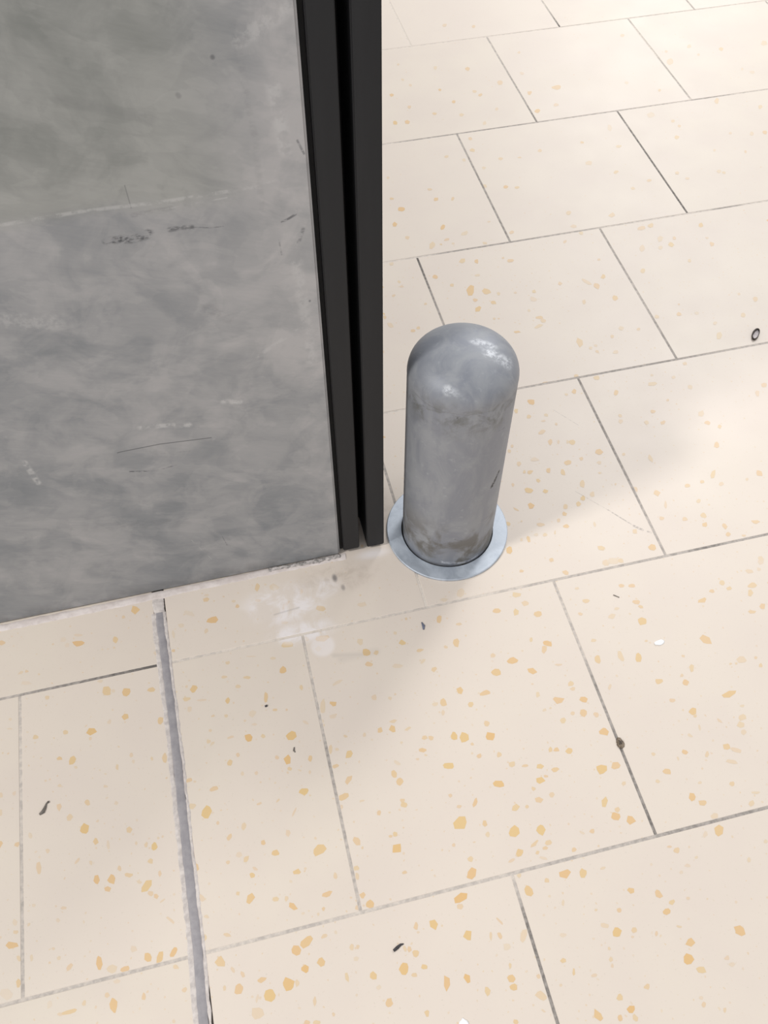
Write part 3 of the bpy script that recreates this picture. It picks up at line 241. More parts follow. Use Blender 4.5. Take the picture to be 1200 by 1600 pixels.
def wall_material():
    m = NT('trowelled_grey_panel')
    v = m.coord()
    tilt = m.mapping(v, rot=(0, math.radians(-20), 0))
    big = m.noise(v, 5.0, 3, 0.5, 0.4)
    sw = m.noise(m.mapping(tilt, scale=(13, 13, 22)), 1.0, 6, 0.6, 0.5)        # diagonal trowel strokes
    blot = m.noise(m.mapping(v, loc=(5, 2, 1)), 20, 5, 0.58, 0.9)
    fine = m.noise(m.mapping(tilt, scale=(60, 60, 420)), 1.0, 4, 0.6)
    pa = m.ramp(m.noise(m.mapping(v, loc=(1, 7, 3)), 13, 4, 0.5, 0.8), 0.50, 0.54)   # definite edged overlapping passes
    pb = m.ramp(m.noise(m.mapping(tilt, loc=(4, 3, 9), scale=(1, 1, 1.7)), 22, 4, 0.52, 0.5), 0.54, 0.57)
    f = m.math('MULTIPLY_ADD', m.ramp(sw, 0.32, 0.68), 0.26, -0.08)
    f = m.math('MULTIPLY_ADD', m.ramp(big, 0.35, 0.65), 0.20, f)
    f = m.math('MULTIPLY_ADD', m.ramp(blot, 0.36, 0.64), 0.30, f)
    f = m.math('MULTIPLY_ADD', pa, 0.10, f)
    f = m.math('MULTIPLY_ADD', pb, 0.10, f)
    f = m.math('MULTIPLY_ADD', fine, 0.20, f)
    # paler band down the free edge; broad paler gradient rightwards, fading near the floor
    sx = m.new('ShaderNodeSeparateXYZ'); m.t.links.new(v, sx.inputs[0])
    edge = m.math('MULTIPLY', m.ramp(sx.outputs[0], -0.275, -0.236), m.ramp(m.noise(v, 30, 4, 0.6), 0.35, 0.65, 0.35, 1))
    right_pale = m.math('MULTIPLY', m.ramp(sx.outputs[0], -0.46, -0.28), m.ramp(sx.outputs[2], 0.12, 0.32))
    f = m.math('MULTIPLY_ADD', right_pale, 0.16, f)
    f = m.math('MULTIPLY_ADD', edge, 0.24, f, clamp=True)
    # above the lap line at about half a metre the coat is a little darker and greener
    upz = m.ramp(m.math('MULTIPLY_ADD', m.noise(v, 7, 3), 0.05, sx.outputs[2]), 0.525, 0.545)
    col = m.mix(f, srgb(128, 132, 136), srgb(180, 178, 178))
    up = m.mix(f, srgb(126, 129, 126), srgb(170, 170, 167))
    col = m.mix(m.math('MULTIPLY', upz, m.ramp(sx.outputs[0], -0.25, -0.33)), col, up)
    nn = m.noise(m.mapping(v, scale=(1, 1, 2)), 150, 4, 0.6)
    brk = m.ramp(nn, 0.40, 0.60, 0.05, 1.0)
    dark = light = None
    for pts, wd, s, broken in WALL_DARK:
        for a, b in zip(pts, pts[1:]):
            q = m.math('MULTIPLY', m.ramp(m.seg(v, (a[0], WY, a[1]), (b[0], WY, b[1])), wd, wd * 0.25), s)
            if broken: q = m.math('MULTIPLY', q, brk)
            dark = q if dark is None else m.math('MAXIMUM', dark, q)
    for pts, wd, s, broken in WALL_LIGHT:
        for a, b in zip(pts, pts[1:]):
            q = m.math('MULTIPLY', m.ramp(m.seg(v, (a[0], WY, a[1]), (b[0], WY, b[1])), wd, wd * 0.25), s)
            if broken: q = m.math('MULTIPLY', q, m.ramp(m.noise(v, 120, 4, 0.65), 0.42, 0.60, 0.0, 1))
            light = q if light is None else m.math('MAXIMUM', light, q)
    col = m.mix(dark, col, srgb(84, 86, 90))
    col = m.mix(light, col, srgb(200, 199, 198))
    # grime line along the very foot
    foot = m.math('MULTIPLY', m.ramp(sx.outputs[2], 0.030, 0.004), m.ramp(m.noise(v, 40, 4), 0.35, 0.65, 0.2, 1))
    col = m.mix(m.math('MULTIPLY', foot, 0.45), col, srgb(92, 92, 90))
    m.set(Base_Color=col, Roughness=m.ramp(sw, 0.3, 0.7, 0.42, 0.58), Specular_IOR_Level=0.35)
    m.bump(m.math('ADD', sw, m.math('MULTIPLY', blot, 0.6)), 0.08, 0.002)
    return m.m

WY = 0.3965
WALL_DARK = [
    ([(-0.3810, 0.4875), (-0.3700, 0.4870), (-0.3639, 0.4858), (-0.3530, 0.4872), (-0.3500, 0.4890)], 0.0048, 1.0, True),
    ([(-0.3347, 0.4892), (-0.3250, 0.4895), (-0.3189, 0.4885)], 0.0032, 0.75, True),
    ([(-0.3189, 0.4885), (-0.3060, 0.4856), (-0.2960, 0.4850)], 0.0008, 0.55, True),
    ([(-0.2520, 0.4810), (-0.2470, 0.4830), (-0.2413, 0.4860)], 0.0016, 0.75, True),
    ([(-0.2410, 0.4600), (-0.2365, 0.4716)], 0.0022, 0.5, True),
    ([(-0.2560, 0.4652), (-0.2554, 0.4510)], 0.0010, 0.4, True),
    ([(-0.4300, 0.2545), (-0.4273, 0.2550), (-0.3902, 0.2559), (-0.3426, 0.2517)], 0.0009, 0.75, False),
    ([(-0.4256, 0.2242), (-0.4014, 0.2182)], 0.0014, 0.9, True),
    ([(-0.4014, 0.2182), (-0.3821, 0.2210)], 0.0012, 0.85, True),
    ([(-0.3920, 0.2420), (-0.3650, 0.2380)], 0.0006, 0.35, True),
    ([(-0.3581, 0.5305), (-0.3579, 0.5121)], 0.0007, 0.35, False),
    ([(-0.3840, 0.5960), (-0.3661, 0.5906), (-0.3300, 0.5758)], 0.0060, 0.12, False),
    ([(-0.2841, 0.6116), (-0.2840, 0.6112)], 0.0022, 0.6, False),
    ([(-0.3100, 0.5900), (-0.3095, 0.5890)], 0.0025, 0.3, False),
    ([(-0.2366, 0.3998), (-0.2366, 0.3994)], 0.0015, 0.6, False),
    ([(-0.2445, 0.0719), (-0.2430, 0.0735)], 0.0018, 0.6, True),
    ([(-0.3594, 0.1033), (-0.3543, 0.0667)], 0.0008, 0.45, True),
    ([(-0.3580, 0.5060), (-0.3300, 0.5070)], 0.0030, 0.22, True),
    ([(-0.2350, 0.5460), (-0.2310, 0.5350)], 0.0013, 0.55, True),
    ([(-0.2680, 0.6300), (-0.2640, 0.5500), (-0.2660, 0.4900)], 0.0035, 0.10, True),
    ([(-0.3200, 0.4100), (-0.3050, 0.3950)], 0.0080, 0.15, True),
    ([(-0.5000, 0.1500), (-0.3900, 0.1250)], 0.0120, 0.10, True),
]
WALL_LIGHT = [
    ([(-0.4700, 0.5125), (-0.4481, 0.5137), (-0.3907, 0.5152), (-0.3373, 0.5133), (-0.2680, 0.5143)], 0.0022, 0.42, True),
    ([(-0.2680, 0.5143), (-0.2500, 0.5180)], 0.0014, 0.25, True),
    ([(-0.3373, 0.5070), (-0.2900, 0.5090)], 0.0009, 0.35, True),
    ([(-0.4020, 0.2834), (-0.3800, 0.2800), (-0.3597, 0.2752)], 0.0045, 0.65, True),
    ([(-0.5118, 0.2653), (-0.5094, 0.2322)], 0.0040, 0.60, True),
    ([(-0.3235, 0.2975), (-0.3093, 0.2937)], 0.0045, 0.60, True),
    ([(-0.5600, 0.3400), (-0.5400, 0.3300)], 0.0050, 0.55, True),
    ([(-0.2900, 0.3450), (-0.2500, 0.3700)], 0.0030, 0.35, True),
    ([(-0.2650, 0.6200), (-0.2350, 0.6350)], 0.0080, 0.40, True),
    ([(-0.2480, 0.5900), (-0.2440, 0.5400)], 0.0070, 0.45, True),
    ([(-0.2440, 0.4400), (-0.2400, 0.3300)], 0.0070, 0.35, True),
    ([(-0.4700, 0.4300), (-0.4400, 0.4200)], 0.0120, 0.30, True),
    ([(-0.3900, 0.0900), (-0.3750, 0.0450)], 0.0006, 0.35, True),
    ([(-0.3400, 0.2480), (-0.3380, 0.2470)], 0.0030, 0.5, True),
]

def zinc_material(name, a, b, dirt=True, metal=0.2):
    m = NT(name)
    v = m.coord()
    n1 = m.noise(m.mapping(v, scale=(1, 1, 0.45)), 38, 6, 0.65, 0.6)
    n2 = m.noise(v, 150, 4, 0.6)
    col = m.mix(m.ramp(n1, 0.32, 0.68), srgb(*a), srgb(*b))
    col = m.mix(m.ramp(n2, 0.58, 0.80, 0, 0.22), col, srgb(206, 209, 212))
    sx = m.new('ShaderNodeSeparateXYZ'); m.t.links.new(v, sx.inputs[0])
    rough = m.ramp(n1, 0.3, 0.7, 0.46, 0.62)
    if dirt:
        z = sx.outputs[2]
        low = m.math('MULTIPLY', m.ramp(z, 0.11, 0.03), m.ramp(m.noise(v, 32, 4, 0.6, 0.5), 0.42, 0.62))
        col = m.mix(m.math('MULTIPLY', low, 0.85), col, srgb(104, 99, 90))
        band = m.math('MULTIPLY', m.ramp(m.math('ABSOLUTE', m.math('SUBTRACT', z, 0.262)), 0.034, 0.0),
                      m.ramp(m.noise(v, 46, 5, 0.65, 0.6), 0.44, 0.66))
        col = m.mix(m.math('MULTIPLY', band, 0.75), col, srgb(106, 106, 102))
        d = None
        for p0, p1, wd, s in BOLLARD_MARKS:
            q = m.math('MULTIPLY', m.ramp(m.seg(v, p0, p1), wd, wd * 0.3), s)
            q = m.math('MULTIPLY', q, m.ramp(m.noise(v, 420, 3), 0.38, 0.55, 0.2, 1))
            d = q if d is None else m.math('MAXIMUM', d, q)
        col = m.mix(d, col, srgb(38, 38, 40))
        l = None
        for p0, p1, wd, s in BOLLARD_RUBS_GLINT:
            q = m.math('MULTIPLY', m.ramp(m.seg(v, p0, p1), wd, wd * 0.2), s)
            q = m.math('MULTIPLY', q, m.ramp(m.noise(v, 190, 4, 0.7), 0.40, 0.58, 0.1, 1))
            l = q if l is None else m.math('MAXIMUM', l, q)
        col = m.mix(l, col, srgb(222, 224, 228))
    m.set(Base_Color=col, Roughness=rough, Metallic=metal, Specular_IOR_Level=0.45)
    m.bump(m.math('ADD', n1, m.math('MULTIPLY', n2, 0.3)), 0.10, 0.001)
    return m.m

BOLLARD_MARKS = []
BOLLARD_RUBS_GLINT = []

def black_material():
    m = NT('black_powder_coat')
    v = m.coord()
    n = m.noise(v, 600, 3)
    dust = m.noise(m.mapping(v, scale=(60, 60, 5)), 1.0, 4, 0.6)
    col = m.mix(m.ramp(dust, 0.4, 0.8, 0, 0.5), srgb(30, 31, 34), srgb(39, 40, 43))
    m.set(Base_Color=col, Roughness=0.55, Specular_IOR_Level=0.35)
    m.bump(n, 0.05, 0.0003)
    return m.m

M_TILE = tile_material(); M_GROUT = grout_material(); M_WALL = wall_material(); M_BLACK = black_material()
M_BEAD = simple('mortar_bead', (208, 196, 190), (230, 220, 215), 70, 0.9, 0, 0.3)
M_CRUMB = simple('grey_mortar_crumbs', (120, 116, 112), (206, 198, 194), 240, 0.9, 0, 0.8)
M_SEAL = simple('grey_joint_sealant', (148, 144, 147), (166, 161, 163), 90, 0.65, 0, 0.3)
M_SMEAR = simple('pale_sealant_smear', (192, 183, 178), (222, 213, 207), 160, 0.85, 0, 0.2)
M_SHADOWGAP = simple('shadow_gap_black', (14, 14, 15), (22, 22, 23), 100, 0.8, 0, 0.1)  # near-black colour that stands in for shade inside the gaps

# ------------------------------------------------------------------ the tiled floor
def tone_keys(keys, x):
    if x <= keys[0][0]: return keys[0][1]
    for (a, ta), (b, tb) in zip(keys, keys[1:]):
        if x <= b: return ta + (tb - ta) * (x - a) / (b - a)
    return keys[-1][1]

ROWY = {0: 0.0012, 1: 0.3025, 2: 0.6010, 3: 0.8975, 4: 1.1978, 5: 1.4985}
HT = {0: [(-.7, .30), (-.46, .32), (-.43, .16), (-.40, .22), (-.35, .36), (-.30, .20), (-.28, .30), (-.15, .28), (-.12, .38), (0, .42), (.02, .62), (.3, .62)],
      1: [(-.8, .40), (-.61, .42), (-.6, .62), (-.53, .75), (-.47, .97), (-.445, .97), (-.44, .14), (-.40, .12), (-.38, .04), (-.30, .0), (-.24, .08), (-.15, .22), (-.05, .20), (.0, .36), (.15, .42), (.17, .5), (.21, .8), (.23, .55), (.5, .55)],
      2: [(-.3, .02), (-.10, .02), (-.02, .28), (.15, .42), (.16, .5), (.3, .5), (.4, .3), (.44, .35), (.6, .25)],
      3: [(-.2, .02), (-.03, .02), (.02, .15), (.05, .5), (.15, .55), (.28, .28), (.31, .15), (.44, .12), (.49, .16), (.50, .5), (.535, .5), (.545, .14), (.8, .12)],
      4: [(-.1, .1), (.03, .15), (.06, .5), (.30, .5), (.32, .34), (.45, .34), (.5, .25), (.59, .2), (.60, .5), (.65, .45), (.68, .15), (1, .2)],
      5: [(0, .05), (.28, .05), (.40, .1), (.45, .18), (.56, .1), (.74, .2), (.8, .12), (1.2, .15)]}
# joints across the rows: row -> {x: tone keys over y}
VT = {(-1, -0.142): [(-.3, .62), (-.1, .75), (-.04, .8), (-.015, .35), (0, .25)],
      (0, -0.603): [(0, .36), (.15, .3), (.26, .16), (.3, .3)],
      (0, -0.2915): [(0, .34), (.13, .5), (.16, .62), (.18, .34), (.3, .2)],
      (0, 0.008): [(0, .85), (.06, .72), (.1, .95), (.12, .6), (.18, .68), (.2, .32), (.3, .34)],
      (1, -0.146): [(.3, .0), (.34, .02), (.36, .5), (.5, .45), (.6, .3)],
      (1, 0.1505): [(.3, .42), (.45, .58), (.6, .62)],
      (2, -0.001): [(.6, .5), (.8, .62), (.87, .9), (.9, 1.0)],
      (2, 0.298): [(.6, .55), (.68, .5), (.74, .3), (.78, .42), (.9, .5)],
      (3, 0.150): [(.9, .62), (1.1, .6), (1.2, .5)],
      (3, 0.449): [(.9, .9), (1.1, .8), (1.145, .75), (1.15, .15), (1.16, .7), (1.2, .8)],
      (4, 0.298): [(1.2, .75), (1.26, .5), (1.4, .35), (1.48, .3), (1.5, .5)],
      (4, 0.593): [(1.2, .1), (1.22, .35), (1.33, .35), (1.36, .1), (1.46, .15), (1.5, .45)],
      (5, 0.146): [(1.5, .0), (1.8, .02)],
      (5, 0.450): [(1.5, .95), (1.52, .8), (1.56, .35), (1.62, .15)],
      (5, 0.738): [(1.5, .4), (1.55, .35)]}
EXJ = -0.4455                                     # centre line of the grey movement joint
FX0, FX1 = -3.0, 3.6
R0, R1 = -8, 12                                   # rows of tiles

def row_y(n):
    return ROWY.get(n, 0.3 * n)

def row_joints(r):
    """x of the joints across row r"""
    known = sorted(x for (rr, x) in VT if rr == r)
    if r == -1: base = -0.142
    elif r == 0: base = 0.008
    elif known: base = known[-1]
    else: base = 0.0 if r % 2 == 0 else 0.15
    xs = set(known)
    x = base
    while x < FX1:
        x += 0.3
        if all(abs(x - k) > 0.05 for k in known): xs.add(round(x, 4))
    x = base
    while x > FX0:
        x -= 0.3
        if all(abs(x - k) > 0.05 for k in xs): xs.add(round(x, 4))
    xs = [x for x in xs if abs(x - EXJ) > 0.02]
    return sorted(xs)

VIEW = [(-.623, -.013), (.039, -.173), (.9, 1.5), (.137, 1.687), (-.174, .396), (-.624, .396)]
def inside(x, y, poly=VIEW):
    c = False
    for i in range(len(poly)):
        (x1, y1), (x2, y2) = poly[i], poly[i - 1]
        if (y1 > y) != (y2 > y) and x < (x2 - x1) * (y - y1) / (y2 - y1) + x1: c = not c
    return c

def chip_outline(cx, cy, rx, ry, ang, rnd):
    """an angular crushed-stone outline inscribed in an ellipse"""
    n = rnd.choice((5, 6, 7, 8))
    a0 = rnd.random() * 6.28
    pts = []
    for i in range(n):
        a = a0 + 6.2832 * (i + rnd.uniform(-.28, .28)) / n
        k = rnd.uniform(.78, 1.2)
        # push towards a rounded box so that corners show
        px, py = math.cos(a), math.sin(a)
        q = (abs(px) ** 2.2 + abs(py) ** 2.2) ** (-1 / 2.2)
        pts.append((px * q * k * rx, py * q * k * ry))
    c, s = math.cos(ang), math.sin(ang)
    return [(cx + x * c - y * s, cy + x * s + y * c) for x, y in pts]

def build_floor():
    bm = bmesh.new()
    lay = bm.loops.layers.float_color.new('tone')
    G = 0.00135                                    # half the joint
    B = 0.0005                                    # arris
    def face(vs, tone, mi):
        try: f = bm.faces.new([bm.verts.new(v) for v in vs])
        except ValueError: return
        f.material_index = mi
        if not isinstance(tone, list): tone = [tone] * len(f.loops)
        for l, t in zip(f.loops, tone): l[lay] = t
        return f
    rnd = random.Random(3)
    # tiles
    for r in range(R0, R1):
        y0, y1 = row_y(r) + G, row_y(r + 1) - G
        cuts = [(FX0, 0)] + [(x, G) for x in row_joints(r)] + [(FX1, 0)]
        spans = []
        for (a, ga), (b, gb) in zip(cuts, cuts[1:]):
            a2, b2 = a + ga, b - gb
            if a2 < EXJ < b2:
                spans += [(a2, EXJ - 0.0068), (EXJ + 0.0068, b2)]
            else: spans.append((a2, b2))
        for a, b in spans:
            if b - a < 0.01: continue
            v = rnd.random(); dz = rnd.uniform(-.00012, .00012)
            t = (0, 0, v, 1)
            o = [(a, y0), (b, y0), (b, y1), (a, y1)]
            i = [(a + B, y0 + B), (b - B, y0 + B), (b - B, y1 - B), (a + B, y1 - B)]
            face([(x, y, dz * 0) for x, y in i], t, 0)
            for k in range(4):
                j = (k + 1) % 4
                face([(*o[k], -B), (*o[j], -B), (*i[j], 0), (*i[k], 0)], t, 0)
                face([(*o[k], -.008), (*o[j], -.008), (*o[j], -B), (*o[k], -B)], t, 0)
    # grout between them, its tone following how dirty each joint is
    def strip(p, q, tone, z):
        n = max(1, int((Vector(q) - Vector(p)).length / 0.012))
        d = (Vector(q) - Vector(p)); u = d.normalized(); w = Vector((-u.y, u.x)) * (G + 0.0004)
        for k in range(n):
            a = Vector(p) + d * (k / n); b = Vector(p) + d * ((k + 1) / n)
            ta = (tone(a), 0, 0, 1); tb = (tone(b), 0, 0, 1)
            face([(a.x - w.x, a.y - w.y, z), (b.x - w.x, b.y - w.y, z), (b.x + w.x, b.y + w.y, z), (a.x + w.x, a.y + w.y, z)], [ta, tb, tb, ta], 1)
    for n in range(R0, R1 + 1):
        y = row_y(n)
        keys = HT.get(n, [(0, .4)])
        for a, b in ((FX0, EXJ - .0068), (EXJ + .0068, FX1)):
            strip((a, y), (b, y), lambda p: tone_keys(keys, p.x), -0.0003)
    for r in range(R0, R1):
        for x in row_joints(r):
            keys = VT.get((r, x), [(0, .4)])
            strip((x, row_y(r) + G), (x, row_y(r + 1) - G), lambda p: tone_keys(keys, p.y), -0.00032)
    # the screed under everything
    face([(FX0, row_y(R0), -.008), (FX1, row_y(R0), -.008), (FX1, row_y(R1), -.008), (FX0, row_y(R1), -.008)], (.4, 0, 0, 1), 1)
    # amber stone chips set flush in the tiles
    def near_joint(x, y, m=.0014):
        rr = None
        for r in range(R0, R1):
            if row_y(r) <= y < row_y(r + 1): rr = r
        if rr is None or abs(y - row_y(rr)) < m or abs(y - row_y(rr + 1)) < m: return True
        if abs(x - EXJ) < m + .006: return True
        return any(abs(x - j) < m for j in JX[rr])
    JX = {r: row_joints(r) for r in range(R0, R1)}
    def clip(pts):
        """keep a chip on the tile its centre lies on"""
        cx = sum(p[0] for p in pts) / len(pts); cy = sum(p[1] for p in pts) / len(pts)
        r = max(k for k in range(R0, R1) if row_y(k) <= cy)
        lo, hi = row_y(r) + G + B, row_y(r + 1) - G - B
        js = JX[r]
        lx = max([j + G + B for j in js if j <= cx] + [FX0] + ([EXJ + .0074] if cx > EXJ else []))
        hx = min([j - G - B for j in js if j > cx] + [FX1] + ([EXJ - .0074] if cx < EXJ else []))
        return [(min(max(x, lx), hx), min(max(y, lo), hi)) for x, y in pts]
    z = 0.00004
    for rec in CHIPS.split(';'):
        x, y, a, b, g, s = (float(t) for t in rec.split())
        x /= 1e4; y /= 1e4; a /= 1e4; b /= 1e4
        if near_joint(x, y, .0006): continue
        st = min(1.0, (s / 9.0) ** 1.2)
        pts = clip(chip_outline(x, y, a * 1.08, b * 1.08, math.radians(g), rnd))
        face([(px, py, z) for px, py in pts], (st, rnd.random(), 0, 1), 0)
        z += 1e-7
    cnt = 0; placed = set()
    while cnt < 9500:                             # fine chips everywhere in reach of the view
        x, y = (rnd.uniform(-.95, 1.3), rnd.uniform(-.6, 2.3)) if cnt % 2 else (rnd.uniform(-.65, .6), rnd.uniform(-.2, .9))
        if near_joint(x, y): continue
        cnt += 1
        cell = (int(x // .0035), int(y // .0035))
        if any((cell[0] + i, cell[1] + j) in placed for i in (-1, 0, 1) for j in (-1, 0, 1)): continue
        placed.add(cell)
        seen = inside(x, y)
        if seen or rnd.random() < .6:
            r_ = rnd.uniform(.0005, .0015); st = rnd.uniform(.14, .42)
        else:
            r_ = rnd.uniform(.0012, .0042); st = rnd.uniform(.3, 1.0)
        e = rnd.uniform(.5, .95)
        pts = clip(chip_outline(x, y, r_, r_ * e, rnd.random() * 3.14, rnd))
        face([(px, py, 0.00002) for px, py in pts], (st, rnd.random(), 0, 1), 0)
    o = from_bm('floor', bm, (M_TILE, M_GROUT))
    o['kind'] = 'structure'
    return o

# ------------------------------------------------------------------ strips with ragged edges (sealant, mortar)
def ragged_strip(name, pts, left, right, h, mats, jit, seed, z0=0.0, step=.004, freq=1.0):
    """a low ridge of material along a polyline; left/right: offsets of its two edges"""
    rnd = random.Random(seed)
    P = []
    for (a, b) in zip(pts, pts[1:]):
        a = Vector(a); b = Vector(b); n = max(1, int((b - a).length / step))
        for k in range(n): P.append((a.lerp(b, k / n), (b - a).normalized()))
    P.append((Vector(pts[-1]), P[-1][1]))
    bm = bmesh.new(); rows = []
    jl = jr = 0
    for i, (c, u) in enumerate(P):
        nrm = Vector((-u.y, u.x))
        jl = jl * .6 + rnd.uniform(-jit, jit); jr = jr * .6 + rnd.uniform(-jit, jit)
        l = left + jl; r = right + jr
        hh = h * rnd.uniform(.75, 1.2)
        row = []
        for t, z in ((0, -0.0004), (.08, .55), (.3, .95), (.6, 1.0), (.9, .6), (1, -0.0004)):
            o = l + (r - l) * t
            q = c + nrm * o
            row.append(bm.verts.new((q.x, q.y, z0 + (z * hh if z > 0 else z))))
        rows.append(row)
    for a, b in zip(rows, rows[1:]):
        for k in range(5):
            bm.faces.new((a[k], a[k + 1], b[k + 1], b[k]))
    bmesh.ops.recalc_face_normals(bm, faces=bm.faces)
    for f in bm.faces:
        f.smooth = True
    if sum(f.normal.z for f in bm.faces) < 0:
        bmesh.ops.reverse_faces(bm, faces=bm.faces)
    return from_bm(name, bm, mats)

def box(bm, x0, x1, y0, y1, z0, z1):
    vs = [bm.verts.new((x, y, z)) for z in (z0, z1) for y in (y0, y1) for x in (x0, x1)]
    for f in ((0, 2, 3, 1), (4, 5, 7, 6), (0, 1, 5, 4), (2, 6, 7, 3), (0, 4, 6, 2), (1, 3, 7, 5)):
        bm.faces.new([vs[i] for i in f])

def bevel_all(bm, w, seg=2):
    bmesh.ops.bevel(bm, geom=list(bm.edges), offset=w, segments=seg, affect='EDGES', clamp_overlap=True)

def build_setting():
    build_floor()
    # movement joint: grey sealant with pale smears each side
    line = [(EXJ - .001, .3680), (EXJ - .001, .345), (EXJ, .296), (EXJ + .0006, .2166), (EXJ + .0005, .154), (EXJ, .096), (EXJ, .036), (EXJ - .0003, -.003), (EXJ - .002, -.056), (EXJ - .002, -.7)]
    o = ragged_strip('trim_1', line, -.0046, .0046, .0004, (M_SEAL,), .0003, 5, 0.0001, .003)
    o['kind'] = 'structure'; o['label'] = 'grey sealant movement joint running across the floor tiles'
    o = ragged_strip('trim_6', [(EXJ - .001, .3965), (EXJ - .001, .361)], -.0066, .0066, .0004, (M_SMEAR,), .0008, 8, -.0001, .002)
    o['kind'] = 'structure'; o['label'] = 'pale mortar plug where the floor joint meets the wall'
    # pale smears: one strip either side of it
    for nm, l, r, s in (('trim_2', .0040, .0076, 11), ('trim_3', -.0092, -.0036, 12)):
        o = ragged_strip(nm, line, l, r, .00012, (M_SMEAR,), .0006, s, 0.0, .003)
        o['kind'] = 'structure'; o['label'] = 'pale ragged smear of sealant beside the grey floor joint'
    # mortar at the foot of the wall
    wl = [(-2.9, .3915), (-.62, .3905), (-.45, .3915), (-.36, .3925), (-.28, .3932), (-.232, .3935), (-.222, .3925)]
    o = ragged_strip('trim_4', wl, -.0052, .0048, .0007, (M_BEAD,), .0006, 21, 0.0, .004)
    o['kind'] = 'structure'; o['label'] = 'rough pale mortar line along the foot of the grey wall'
    o = ragged_strip('trim_5', [(-.315, .3950), (-.28, .3955), (-.25, .3948), (-.229, .3940)], -.0036, .0022, .0032, (M_CRUMB,), .0011, 33, 0.0, .0022)
    o['kind'] = 'structure'; o['label'] = 'crumbly grey mortar at the foot of the wall next to the black post'
    # the grey wall panel
    bm = bmesh.new()
    box(bm, -2.9, -0.2278, WY, WY + .10, .003, 2.6)
    es = [e for e in bm.edges if all(abs(v.co.x + .2278) < 1e-5 and abs(v.co.y - WY) < 1e-5 for v in e.verts)]
    bmesh.ops.bevel(bm, geom=es, offset=.0022, segments=5, affect='EDGES')
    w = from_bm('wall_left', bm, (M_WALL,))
    for p in w.data.polygons: p.use_smooth = 0.001 < abs(p.normal.x) < .999 and abs(p.normal.z) < .1
    w['kind'] = 'structure'
    w['label'] = 'trowelled mottled grey wall panel with scuffs and scratches'

def build_post():
    t = empty('frame_post', (-.199, WY + .05, 0))
    tag(t, 'black ribbed metal frame post closing the end of the grey wall', 'post')
    def part(name, x0, x1, y0, y1, z0, mat, bev):
        bm = bmesh.new(); box(bm, x0, x1, y0, y1, z0, 2.6)
        if bev: bevel_all(bm, bev, 2)
        for v in bm.verts: v.co -= Vector(t.location)
        return from_bm(name, bm, (mat,), t)
    part('rib', -.2235, -.2040, WY, WY + .10, .0062, M_BLACK, .0009)
    part('rib', -.1946, -.1740, WY - .0004, WY + .10, .0040, M_BLACK, .0009)
    part('recessed_web', -.2042, -.1944, WY + .045, WY + .098, .004, M_SHADOWGAP, 0)  # web coloured near black for the shade deep in the groove
    part('gap_shade_strip', -.2272, -.2233, WY + .006, WY + .09, .003, M_SHADOWGAP, 0)  # dark strip standing in for shade in the gap beside the wall
    return t

# ------------------------------------------------------------------ the bollard
BX, BY, BR, BH, BD = -.0933, .4017, .0544, .3090, .0350

def lathe(name, prof, mats, parent, seg=96, closed=False):
    bm = bmesh.new(); rings = []
    for (r, z) in prof:
        if r < 1e-6: rings.append([bm.verts.new((0, 0, z))])
        else: rings.append([bm.verts.new((r * math.cos(6.283185307 * k / seg), r * math.sin(6.283185307 * k / seg), z)) for k in range(seg)])
    pairs = list(zip(rings, rings[1:])) + ([(rings[-1], rings[0])] if closed else [])
    for a, b in pairs:
        for k in range(seg):
            j = (k + 1) % seg
            if len(b) == 1: bm.faces.new((a[k], a[j], b[0]))
            elif len(a) == 1: bm.faces.new((a[0], b[j], b[k]))
            else: bm.faces.new((a[k], a[j], b[j], b[k]))
    bmesh.ops.recalc_face_normals(bm, faces=bm.faces)
    return from_bm(name, bm, mats, parent, smooth=True)

def surf(phi_deg, z, r=BR):
    a = math.radians(phi_deg)
    return (r * math.cos(a), r * math.sin(a), z)

# compass round the bollard: -90 faces the viewer, 0 faces right
BOLLARD_MARKS += [(surf(-58, .139), surf(-52, .149), .0040, 1.0), (surf(-52, .149), surf(-48, .155), .0034, 1.0),
                  (surf(-38, .120), surf(-36, .124), .0014, .8),
                  ((-.020, -.050, .268), (-.018, -.0505, .271), .0012, .8),
                  (surf(-62, .234), surf(-52, .231), .0007, .5), (surf(-100, .060), surf(-92, .055), .0012, .25)]
BOLLARD_RUBS_GLINT += [((-.026, -.036, .293), (-.010, -.044, .287), .0075, .8), ((.020, -.012, .305), (.034, -.020, .297), .010, .75),  # first stroke paints a lamp highlight on the dome; others are rubs
                 ((.010, .005, .309), (.026, -.004, .305), .007, .5), ((.020, -.030, .297), (.034, -.032, .288), .006, .6),
                 (surf(-112, .010), surf(-85, .006), .004, .6), (surf(-78, .006), surf(-66, .007), .003, .6)]

